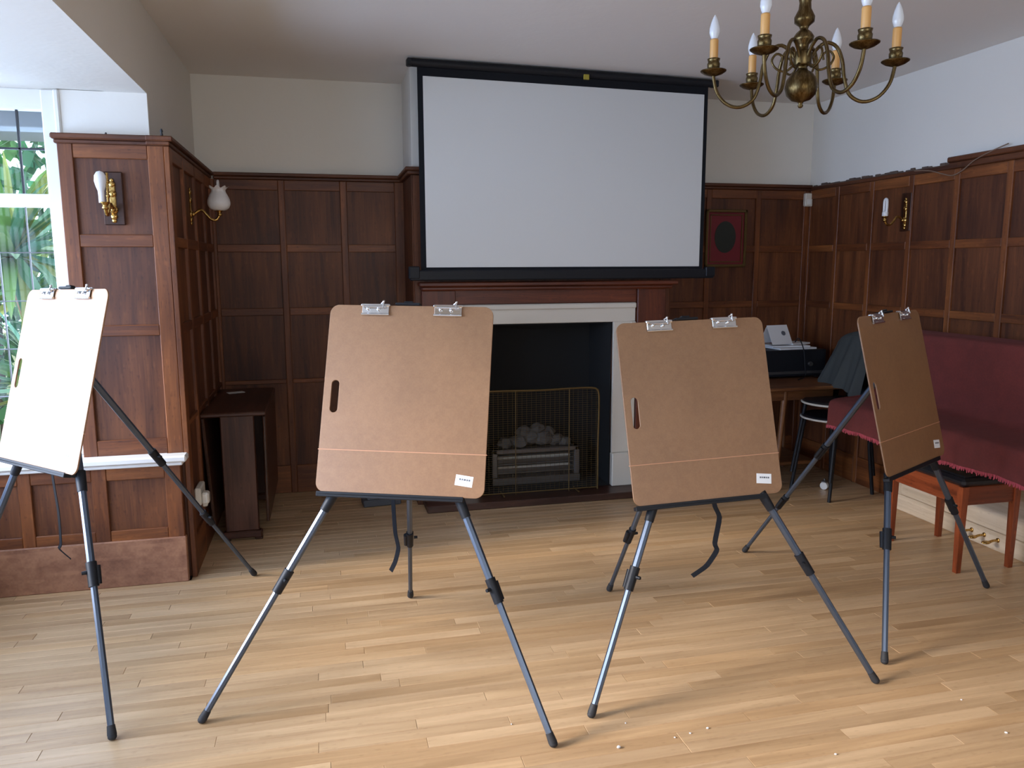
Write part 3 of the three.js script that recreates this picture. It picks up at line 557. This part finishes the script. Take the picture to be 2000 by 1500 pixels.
// ---------------------------------------------------------------- fire, guard
{
  const h = thing('electric_fire', 'grey bar electric fire with artificial coals in the fireplace', 'heater', [0.925, 0.045, 0.27]);
  obj('body', [cbox(-0.31, 0.31, 0, 0.05, -0.12, 0.1, 0.004), cbox(-0.31, -0.27, 0.05, 0.245, -0.1, 0.09, 0.006), cbox(0.27, 0.31, 0.05, 0.245, -0.1, 0.09, 0.006), cbox(-0.31, 0.31, 0.215, 0.245, -0.1, 0.09, 0.006), cbox(-0.29, 0.29, 0.04, 0.22, -0.06, -0.03, 0.002)], M.steel, h);
  for (let k = 0; k < 5; k++) obj('grill_bar', rod([-0.28, 0.075 + k * 0.03, 0.06], [0.28, 0.075 + k * 0.03, 0.06], 0.0045, 0.0045, 8), M.steel, h);
  for (let k = 0; k < 2; k++) obj('heating_element', rod([-0.26, 0.1 + k * 0.07, 0.01], [0.26, 0.1 + k * 0.07, 0.01], 0.012, 0.012, 10), M.cream, h);
  const spots = [[-0.2, 0.27, 0, 0.05], [-0.11, 0.28, 0.02, 0.055], [-0.02, 0.3, -0.01, 0.06], [0.07, 0.3, 0.01, 0.06], [0.16, 0.28, 0, 0.05], [0.22, 0.265, 0.01, 0.04], [-0.06, 0.34, -0.02, 0.05], [0.03, 0.36, -0.02, 0.045], [0.11, 0.33, -0.03, 0.045]];
  for (const [x, y, z, r] of spots) { const g = new THREE.IcosahedronGeometry(r, 1), q = g.attributes.position; for (let i = 0; i < q.count; i++) { const s = 0.8 + 0.4 * hash(Math.round(q.getX(i) * 900), Math.round(q.getY(i) * 900) + Math.round(q.getZ(i) * 700), Math.round(x * 100)); q.setXYZ(i, q.getX(i) * s * 1.2, q.getY(i) * s * 0.8, q.getZ(i) * s); } g.computeVertexNormals(); obj('coal', moved(g, x, y, z), M.coal, h); }
  const g = thing('fire_guard', 'brass framed mesh guard standing before the electric fire', 'fire guard', [0.885, 0.045, 0.58]);
  const w = 0.4, H = 0.68, r = 0.03;
  obj('frame', [tube([[-w, 0, 0], [-w, 0.3, 0], [-w, H - r, 0], [-w + r * 0.3, H - r * 0.3, 0], [-w + r, H, 0], [0, H, 0], [w - r, H, 0], [w - r * 0.3, H - r * 0.3, 0], [w, H - r, 0], [w, 0.3, 0], [w, 0, 0]], 0.0065, 90, 8), rod([-w, 0.012, 0], [w, 0.012, 0], 0.004, 0.004, 8)], M.gilt, g);
  const wires = [];
  for (let k = 1; k < 48; k++) wires.push(rod([-w, k * 0.0143, 0.001], [w, k * 0.0143, 0.001], 0.0009, 0.0009, 4, false));
  for (let k = 1; k < 26; k++) wires.push(rod([-w + k * 0.0315, 0.01, 0], [-w + k * 0.0314, H, 0], 0.0009, 0.0009, 4, false));
  obj('wire_mesh', wires, M.gilt, g).userData.kind = 'stuff';
  for (const x of [-0.16, 0.2]) obj('stay', rod([x, 0, 0.004], [x, H, 0.004], 0.003, 0.003, 8), M.gilt, g);
  for (const x of [-0.25, 0.25]) obj('guard_foot', [rod([x, 0.008, -0.05], [x, 0.008, 0.06], 0.005, 0.005, 8)], M.gilt, g);
}

// ---------------------------------------------------------------- drop-leaf table folded against the wall
{
  const t = thing('drop_leaf_table', 'dark folded drop-leaf table with its end towards the room, left corner', 'table', [-0.946, 0, 0.52]);
  obj('table_top', cbox(-0.168, 0.172, 0.712, 0.735, -0.44, 0.45, 0.006, 2), std(lin(0.12, 0.055, 0.035), 0.4, { map: oakTex }), t);
  const lf = (x, lean) => cbox(-0.009, 0.009, -0.6, 0, -0.43, 0.44, 0.005, 2).rotateZ(lean).translate(x, 0.71, 0);
  obj('leaf', lf(-0.158, 0.05), M.darkwood, t); obj('leaf', lf(0.162, -0.01), M.darkwood, t);
  for (const z of [-0.36, 0.385]) { obj('end_board', cbox(-0.075, 0.105, 0.05, 0.712, z - 0.012, z + 0.014, 0.006, 1, 0.7), M.tableLeg, t); obj('foot_rail', cbox(-0.09, 0.12, 0.012, 0.052, z - 0.026, z + 0.03, 0.008), M.tableLeg, t); for (const x of [-0.07, 0.1]) obj('foot_pad', cbox(x - 0.02, x + 0.02, 0, 0.013, z - 0.02, z + 0.024, 0.003), M.darkwood, t); }
  obj('stretcher', cbox(0.0, 0.03, 0.08, 0.15, -0.35, 0.375, 0.004, 2), M.tableLeg, t);
  const p = thing('paper_scrap', 'pale scrap of paper lying on the folded dark table', 'paper', [-1.0, 0.735, 0.25], 0.4);
  obj('sheet', cbox(-0.05, 0.05, 0.0002, 0.0022, -0.03, 0.03, 0.0005), M.paper, p);
  const b = thing('adaptor_box', 'flat dark grey box on the floor beside the hearth', 'box', [-0.13, 0, 0.42], 0.1);
  obj('box_body', cbox(-0.12, 0.12, 0.001, 0.045, -0.06, 0.06, 0.006), std(lin(0.06, 0.065, 0.075), 0.5), b); obj('box_lid', cbox(-0.095, 0.12, 0.045, 0.062, -0.055, 0.055, 0.006), std(lin(0.1, 0.11, 0.13), 0.5), b);
}

// ---------------------------------------------------------------- piano, cover, stool
{
  const p = thing('upright_piano', 'small upright piano under a red cover against the right wall', 'piano', [3.0, 0, 2.03]);
  const a = -0.72, b = 0.72;
  obj('case', [cbox(-0.12, 0.11, 0.6, 1.1, a, a + 0.035, 0.004, 1), cbox(-0.12, 0.11, 0.6, 1.1, b - 0.035, b, 0.004, 1), cbox(0.01, 0.11, 0.02, 0.6, a, a + 0.035, 0.004, 1), cbox(0.01, 0.11, 0.02, 0.6, b - 0.035, b, 0.004, 1), cbox(0.05, 0.11, 0.02, 1.1, a, b, 0.003, 2), cbox(-0.14, 0.12, 1.085, 1.112, a - 0.01, b + 0.01, 0.005, 2), cbox(-0.12, 0.0, 0.72, 1.09, a + 0.03, b - 0.03, 0.003, 2)], M.pianoPale, p);
  obj('lower_panel', cbox(0.01, 0.04, 0.1, 0.6, a + 0.035, b - 0.035, 0.004, 2), M.pianoPale, p);
  obj('toe_rail', cbox(0.0, 0.05, 0.0, 0.1, a, b, 0.004, 2), M.pianoPale, p);
  obj('key_bed', cbox(-0.47, 0.03, 0.6, 0.66, a + 0.01, b - 0.01, 0.006, 2), M.pianoPale, p);
  obj('key_lid', [cbox(-0.46, -0.1, 0.66, 0.705, a + 0.02, b - 0.02, 0.01, 2)], M.pianoPale, p);
  for (const z of [a + 0.05, b - 0.05]) obj('cheek_bracket', cbox(-0.3, 0.02, 0.5, 0.6, z - 0.02, z + 0.02, 0.01, 0), M.pianoPale, p);
  for (const z of [-0.12, -0.035, 0.055]) obj('pedal', [moved(lathe([[0, 0], [0.014, 0.002], [0.019, 0.01], [0.014, 0.018], [0, 0.02]], 14).scale(1.5, 0.7, 1), -0.075, 0.05, z), tube([[-0.06, 0.056, z], [-0.03, 0.062, z], [0.004, 0.06, z]], 0.007, 10, 8), moved(new THREE.SphereGeometry(0.013, 10, 8).scale(0.5, 1, 1), 0.0, 0.062, z)], M.brass, p);

  // cover: a profile draped over lid and key shelf, drawn along z with small folds
  const c = thing('piano_cover', 'red velvet cover with fringed edge draped over the upright piano', 'piano cover', [3.0, 0, 2.03]);
  const prof = [[0.128, 1.118], [0.0, 1.124], [-0.142, 1.124], [-0.157, 1.11], [-0.158, 1.0], [-0.16, 0.86], [-0.17, 0.765], [-0.2, 0.73], [-0.3, 0.716], [-0.46, 0.712], [-0.488, 0.7], [-0.497, 0.66], [-0.5, 0.6], [-0.503, 0.556]];
  const cu = new THREE.CatmullRomCurve3(prof.map((q) => V(q[0], q[1], 0)), false, 'centripetal').getPoints(70), nz = 90, z0 = -0.75, z1 = 0.76, pos = [], uv = [], idx = [];
  let acc = 0; const arc = cu.map((q, i) => (acc += i ? q.distanceTo(cu[i - 1]) : 0));
  const shape = (i, t) => {
    const q = cu[i], z = z0 + (z1 - z0) * t, low = THREE.MathUtils.smoothstep(0.72 - q.y, 0, 0.14), up = q.y > 0.76 ? 1 : 0;
    return [q.x - 0.007 * low * (Math.sin(z * 21) + 0.6 * Math.sin(z * 47 + 1)) - 0.004 * up * Math.sin(z * 9 + q.y * 6), q.y + 0.005 * low * Math.sin(z * 13 + 2), z];
  };
  for (const off of [0, 0.0025]) for (let i = 0; i < cu.length; i++) for (let k = 0; k <= nz; k++) { const s = shape(i, k / nz); pos.push(s[0] + off, s[1] - off, s[2]); uv.push(s[2], arc[i]); }
  const row = nz + 1, half = cu.length * row;
  for (let i = 0; i + 1 < cu.length; i++) for (let k = 0; k < nz; k++) { const A = i * row + k; idx.push(A, A + row, A + 1, A + 1, A + row, A + row + 1, A + half, A + 1 + half, A + row + half, A + 1 + half, A + row + 1 + half, A + row + half); }
  const g = new THREE.BufferGeometry(); g.setAttribute('position', new THREE.Float32BufferAttribute(pos, 3)); g.setAttribute('uv', new THREE.Float32BufferAttribute(uv, 2)); g.setIndex(idx); g.computeVertexNormals();
  obj('velvet', g, M.velvet, c);
  // the far end falls over the cheek
  const eg = []; { const s = new THREE.Shape(); s.moveTo(-0.5, 0.556); s.lineTo(-0.497, 0.66); s.quadraticCurveTo(-0.49, 0.71, -0.44, 0.716); s.lineTo(-0.2, 0.735); s.lineTo(-0.16, 0.86); s.lineTo(-0.155, 1.12); s.lineTo(0.126, 1.12); s.lineTo(0.126, 0.62); s.lineTo(-0.1, 0.585); s.lineTo(-0.3, 0.57); eg.push(new THREE.ExtrudeGeometry(s, { depth: 0.003, bevelEnabled: false }).translate(0, 0, z0 - 0.001), new THREE.ExtrudeGeometry(s, { depth: 0.003, bevelEnabled: false }).translate(0, 0, z1 - 0.002)); eg.forEach((q) => uvBox(plain(q), 0)); }
  obj('end_drop', eg, M.velvet, c);
  const fr = [];
  for (let k = 0; k < 300; k++) { const t = k / 299, s = shape(cu.length - 1, t); fr.push(rod([s[0] + 0.001, s[1] + 0.006, s[2]], [s[0] + rr(-0.004, 0.004), s[1] - rr(0.006, 0.02), s[2] + rr(-0.003, 0.003)], 0.0034, 0.0022, 4, false)); }
  obj('fringe', fr, M.fringe, c).userData.kind = 'stuff';

  const s = thing('piano_stool', 'red-brown wooden piano stool with black padded seat', 'stool', [2.722, 0, 2.04]);
  const w = 0.172, d = 0.252;
  for (const sx of [-1, 1]) for (const sz of [-1, 1]) { const x = sx * (w - 0.016), z = sz * (d - 0.016); const g2 = new THREE.CylinderGeometry(0.026, 0.018, 0.44, 4, 1).rotateY(Math.PI / 4).translate(x, 0.22, z).toNonIndexed(); g2.computeVertexNormals(); obj('leg', uvBox(g2, 1), M.stool, s); }
  obj('apron', cbox(-w + 0.005, w - 0.005, 0.345, 0.44, d - 0.03, d - 0.006, 0.004, 0), M.stool, s); obj('apron', cbox(-w + 0.005, w - 0.005, 0.345, 0.44, -d + 0.006, -d + 0.03, 0.004, 0, 1), M.stool, s);
  obj('apron', cbox(-w + 0.006, -w + 0.03, 0.345, 0.44, -d + 0.01, d - 0.01, 0.004, 2, 2), M.stool, s); obj('apron', cbox(w - 0.03, w - 0.006, 0.345, 0.44, -d + 0.01, d - 0.01, 0.004, 2, 3), M.stool, s);
  obj('seat_pad', [cbox(-w - 0.004, w + 0.004, 0.44, 0.482, -d - 0.004, d + 0.004, 0.014), cbox(-w + 0.02, w - 0.02, 0.478, 0.49, -d + 0.02, d - 0.02, 0.01)], M.leather, s);
}

// ---------------------------------------------------------------- table with papers and stacked chairs, right back corner
{
  const t = thing('side_table', 'wooden table with lower shelf in the dim right corner', 'table', [2.5, 0, 0.5]);
  obj('table_top', cbox(-0.5, 0.45, 0.695, 0.72, -0.36, 0.37, 0.006, 0), M.pine, t);
  obj('apron', [cbox(-0.44, 0.39, 0.62, 0.695, 0.26, 0.285, 0.003, 0), cbox(-0.44, 0.39, 0.62, 0.695, -0.3, -0.275, 0.003, 0)], M.pine, t);
  for (const [x, z, lx] of [[-0.42, 0.27, -0.03], [0.035, 0.27, -0.05], [-0.42, -0.28, -0.03], [0.37, -0.28, 0.03]]) obj('leg', uvBox(plain(rod([x + lx, 0, z], [x, 0.69, z], 0.014, 0.021, 10)), 1), M.pine, t);
  obj('lower_shelf', cbox(-0.44, 0.33, 0.155, 0.178, -0.27, 0.22, 0.004, 0), M.pine, t);
  const h = thing('stereo_unit', 'black stereo unit on the table under the papers', 'stereo', [2.75, 0.72, 0.32]);
  obj('casing', cbox(-0.28, 0.28, 0.012, 0.2, -0.16, 0.17, 0.006), M.black, h); obj('front_trim', cbox(-0.26, 0.26, 0.03, 0.05, 0.168, 0.174, 0.002), M.steel, h);
  for (const x of [-0.24, 0.24]) for (const z of [-0.13, 0.13]) obj('foot', cbox(x - 0.02, x + 0.02, 0, 0.014, z - 0.02, z + 0.02, 0.003), M.rubber, h);
  obj('knob', new THREE.CylinderGeometry(0.014, 0.016, 0.02, 14).rotateX(Math.PI / 2).translate(0.15, 0.1, 0.18), M.steel, h);
  const sheets = [[2.82, 0.93, 0.36, 0.05, 0.3, 0.2, 0.012], [2.8, 0.944, 0.33, -0.12, 0.28, 0.2, 0.01], [2.88, 0.956, 0.32, 0.3, 0.18, 0.13, 0.012]];
  sheets.forEach(([x, y, z, r, w, d, k], i) => { const o = thing('paper_stack', ['lowest white paper stack on the black stereo', 'middle white paper stack on the black stereo', 'small white booklet on top of the papers on the stereo'][i], 'papers', [x, y - 0.01, z], r); obj('sheets', cbox(-w / 2, w / 2, 0, k, -d / 2, d / 2, 0.001), M.paper, o); });
  const ld = thing('folded_card', 'white folded card propped on the papers above the table', 'card', [2.72, 0.955, 0.36], 0.15);
  obj('card_leaf', cbox(-0.09, 0.09, 0, 0.15, -0.001, 0.001, 0.0005).rotateX(-0.5).translate(0, 0, 0.05), M.paper, ld); obj('card_leaf', cbox(-0.09, 0.06, 0, 0.14, -0.001, 0.001, 0.0005).rotateX(0.5).translate(0, 0, -0.09), M.paper, ld);
  obj('printed_spot', new THREE.CylinderGeometry(0.018, 0.018, 0.001, 16).rotateX(Math.PI / 2 - 0.5).translate(0.035, 0.075, 0.012), M.ink, ld);
  const cb = obj('audio_cable', tube([[2.82, 0.97, 0.42], [2.82, 1.0, 0.46], [2.83, 0.93, 0.51], [2.84, 0.83, 0.52], [2.82, 0.745, 0.56], [2.74, 0.726, 0.6]], 0.004, 30, 6), M.black); tag(cb, 'black cable trailing from the papers down to the table top', 'cable');

  function chair(y, label) {                            // stacking chair, its back towards the right wall
    const c = thing('stacking_chair', label, 'chair', [2.82, y, 0.9], Math.PI / 2 + 0.25, 'black stacked chairs beside the table');
    const s = new THREE.Shape(); s.absellipse(0, 0, 0.2, 0.2, 0, Math.PI * 2);
    obj('seat', lathe([[0, 0.505], [0.185, 0.505], [0.2, 0.512], [0.2, 0.522], [0.185, 0.535], [0, 0.542]], 36), M.leather, c);
    obj('seat_piping', new THREE.TorusGeometry(0.203, 0.007, 8, 48).rotateX(Math.PI / 2).translate(0, 0.516, 0), M.cream, c);
    for (const sx of [-1, 1]) { obj('leg', rod([sx * 0.16, y ? 0.03 : 0, -0.19], [sx * 0.13, 0.51, -0.12], 0.011, 0.013, 8), M.black, c); obj('leg', tube([[sx * 0.17, y ? 0.03 : 0, 0.21], [sx * 0.15, 0.42, 0.17], [sx * 0.15, 0.65, 0.2], [sx * 0.13, 0.86, 0.24]], 0.012, 24, 8), M.black, c); }
    obj('backrest', tube([[-0.135, 0.85, 0.24], [-0.08, 0.885, 0.265], [0, 0.895, 0.275], [0.08, 0.885, 0.265], [0.135, 0.85, 0.24]], 0.016, 24, 8), M.black, c);
    obj('back_slat', cbox(-0.1, 0.1, 0.6, 0.86, 0.225, 0.24, 0.004, 1).rotateX(0.0), M.black, c);
    return c;
  }
  chair(0, 'black chair with cream piped seat, lower one of the stack by the table');
  chair(0.1, 'black chair with cream piped seat, upper one of the stack by the table');
  // coat thrown over the chair backs
  const k = thing('coat', 'dark grey coat thrown over the stacked chairs beside the piano', 'coat', [2.98, 0, 0.84]);
  const cp = [], ci = [], NU = 30, NV = 36;
  for (let i = 0; i <= NU; i++) for (let j = 0; j <= NV; j++) {
    const u = i / NU * 2 - 1, v = j / NV, side = v < 0.5 ? -1 : 1, drop = Math.abs(v - 0.5) * 2, top = 1.075 - 0.05 * u * u;
    const wv = 0.018 * Math.sin(u * 9 + 1) * drop + 0.01 * Math.sin(u * 17 + v * 5) * drop;
    const ph = Math.min(1, drop / 0.14) * Math.PI / 2;
    cp.push(0.06 + side * (0.035 * Math.sin(ph) + (side < 0 ? 0.16 : 0.03) * drop + wv), top - 0.035 * (1 - Math.cos(ph)) - Math.max(0, drop - 0.08) * 0.36, u * (0.17 + 0.07 * drop));
  }
  for (let i = 0; i < NU; i++) for (let j = 0; j < NV; j++) { const A = i * (NV + 1) + j; ci.push(A, A + 1, A + NV + 1, A + 1, A + NV + 2, A + NV + 1); }
  const cg = new THREE.BufferGeometry(); cg.setAttribute('position', new THREE.Float32BufferAttribute(cp, 3)); cg.setIndex(ci); cg.computeVertexNormals();
  M.coat.side = THREE.DoubleSide; obj('cloth', cg, M.coat, k);
  const w = thing('castor', 'white castor wheel on the floor below the stacked chairs', 'castor', [2.83, 0, 0.83], 0.5);
  obj('wheel', new THREE.CylinderGeometry(0.026, 0.026, 0.022, 24).rotateZ(Math.PI / 2).translate(0, 0.026, 0), M.white, w); obj('fork', [cbox(-0.018, 0.018, 0.05, 0.062, -0.016, 0.016, 0.004), rod([0, 0.06, 0], [0, 0.075, 0], 0.007, 0.007, 8)], M.steel, w);
}

// ---------------------------------------------------------------- crumbs of paint on the floor
for (const [x, z, s, label] of [[0.414, 3.227, 0.0065, 'largest white crumb on the floor, below the left foot of the tan easel'], [0.738, 3.198, 0.0045, 'white crumb on the floor, rightmost of a row of three near the tan easel'],
  [0.67, 3.21, 0.0035, 'white crumb on the floor, middle of a row of three near the tan easel'], [0.611, 3.219, 0.003, 'white crumb on the floor, leftmost of a row of three near the tan easel'],
  [0.486, 3.105, 0.003, 'tiny white crumb just right of the left foot of the tan easel'], [1.673, 3.454, 0.0045, 'white crumb on the floor by the right picture edge, lower of two'],
  [1.686, 3.253, 0.003, 'tiny white crumb on the floor by the right picture edge, upper of two'], [1.061, 3.421, 0.004, 'white crumb on the floor boards at the bottom edge, right of centre'],
  [0.113, 3.02, 0.003, 'tiny white crumb left of the right foot of the pale easel']]) {
  const g = new THREE.DodecahedronGeometry(s, 0).scale(1.2, 0.6, 0.9).rotateY(x * 9), o = obj(numbered('crumb'), g, M.paper);
  o.position.set(x, s * 0.62, z); tag(o, label, 'crumb', 'white crumbs on the floor');
}

// ---------------------------------------------------------------- garden outside the side window
{
  const g = struct('ground', 'garden soil and grass outside the window'); obj('soil', cbox(-20, 12, -0.5, -0.2, -18, 18, 0.001), M.soil, g);
  const hs = struct('trim_2', 'grey eaves board outside above the side window'); obj('eaves_board', cbox(-3.2, -1.4, 2.16, 2.34, 0.72, 1.19, 0.004), M.render, hs);
  const leafGeo = (len, wid, bend) => {
    const p = [], n = 6; const at = (t) => [len * t * Math.cos(bend * t), len * t * Math.sin(bend * t) * -1];
    for (let i = 0; i < n; i++) { const q = (t) => { const [a, b] = at(t), w = wid * Math.min(1, 0.45 + t * 2.4) * Math.pow(1 - t, 0.55); return [[a, b + 0.15 * w, -w], [a, b, 0], [a, b + 0.15 * w, w]]; }; const A = q(i / n), B = q((i + 1) / n); for (const s of [0, 1]) p.push(...A[s], ...B[s], ...B[s + 1], ...A[s], ...B[s + 1], ...A[s + 1]); }
    const b = new THREE.BufferGeometry(); b.setAttribute('position', new THREE.Float32BufferAttribute(p, 3)); b.computeVertexNormals(); return plain(b);
  };
  const blades = [leafGeo(0.75, 0.038, 0.35), leafGeo(0.9, 0.042, 0.6), leafGeo(0.65, 0.04, 0.15)];
  function cordyline(label, trunk, n, spread, s) {
    const top = trunk[trunk.length - 1], o = thing('cordyline', label, 'plant', [trunk[0][0], -0.2, trunk[0][2]], 0, 'spiky plants outside the side window');
    const tr = trunk.map((q) => [q[0] - trunk[0][0], q[1] + 0.2, q[2] - trunk[0][2]]), e = tr[tr.length - 1];
    obj('trunk', tube(tr, 0.055 * s, 20, 10), M.bark, o);
    for (let k = 0; k < n; k++) {
      const m = new THREE.Mesh(blades[k % 3], M.leaf[Math.floor(rnd() * 4)]), sc = s * rr(0.85, 1.15); m.name = 'leaf'; m.castShadow = m.receiveShadow = true;
      m.position.set(e[0], e[1] + rr(-0.06, 0.03), e[2]); m.rotation.set(rr(-0.5, 0.5), k * 2.399 + rr(-0.2, 0.2), rr(spread[0], spread[1]), 'YXZ'); m.scale.setScalar(sc);
      const tip = V([0.75, 0.9, 0.65][k % 3] * sc, 0, 0).applyEuler(m.rotation);
      if (top[0] + tip.x < -1.45 && top[2] + tip.z < 1.1) o.add(m);     // no leaf grows into the house
    }
  }
  cordyline('spiky plant on a leaning grey trunk outside the leaded window', [[-2.1, -0.2, -0.15], [-2.14, 0.7, -0.15], [-2.22, 1.25, -0.1], [-2.3, 1.6, -0.1]], 90, [-0.5, 1.5], 1.15);
  cordyline('low spiky plant outside, nearest to the side window', [[-1.95, -0.2, 0.5], [-1.96, 0.4, 0.48], [-1.97, 0.8, 0.47]], 56, [-0.2, 1.45], 0.85);
  cordyline('spiky plant further down the garden behind the others', [[-2.75, -0.2, -1.9], [-2.77, 0.8, -1.9], [-2.8, 1.3, -1.9]], 60, [-0.3, 1.5], 1.3);
  const hedge = (label, x0, x1, z, hgt, n, k0) => {
    const o = thing('garden_hedge', label, 'hedge', [(x0 + x1) / 2, -0.2, z]);
    const lg = new THREE.PlaneGeometry(0.11, 0.07), im = new THREE.InstancedMesh(plain(lg), M.leaf[k0], n), m = new THREE.Matrix4(), q = new THREE.Quaternion(), col = new THREE.Color();
    for (let i = 0; i < n; i++) { const u = rr(-0.5, 0.5) * (x1 - x0), y = hgt * Math.pow(rnd(), 0.8); q.setFromEuler(new THREE.Euler(rr(-1.5, 1.5), rr(-3, 3), rr(-1.5, 1.5))); m.compose(V(u, y, rr(-0.35, 0.35) + 0.25 * Math.sin(u * 3 + y * 2)), q, V(1, 1, 1).multiplyScalar(rr(0.7, 1.7))); im.setMatrixAt(i, m); col.setRGB(rr(0.5, 1.1), rr(0.7, 1.1), rr(0.5, 1)); im.setColorAt(i, col); }
    im.name = 'foliage'; im.castShadow = im.receiveShadow = true; im.userData.kind = 'stuff'; o.add(im);
    for (let k = 0; k < 4; k++) obj('stem', rod([(x1 - x0) * (k - 1.5) / 4, 0, 0], [(x1 - x0) * (k - 1.4) / 4, hgt * 0.8, 0.05], 0.04, 0.02, 8), M.bark, o);
  };
  hedge('leafy green hedge at the end of the garden', -6.5, -1.8, -3.2, 3.4, 5200, 0);
}

renderer.render(scene, camera);
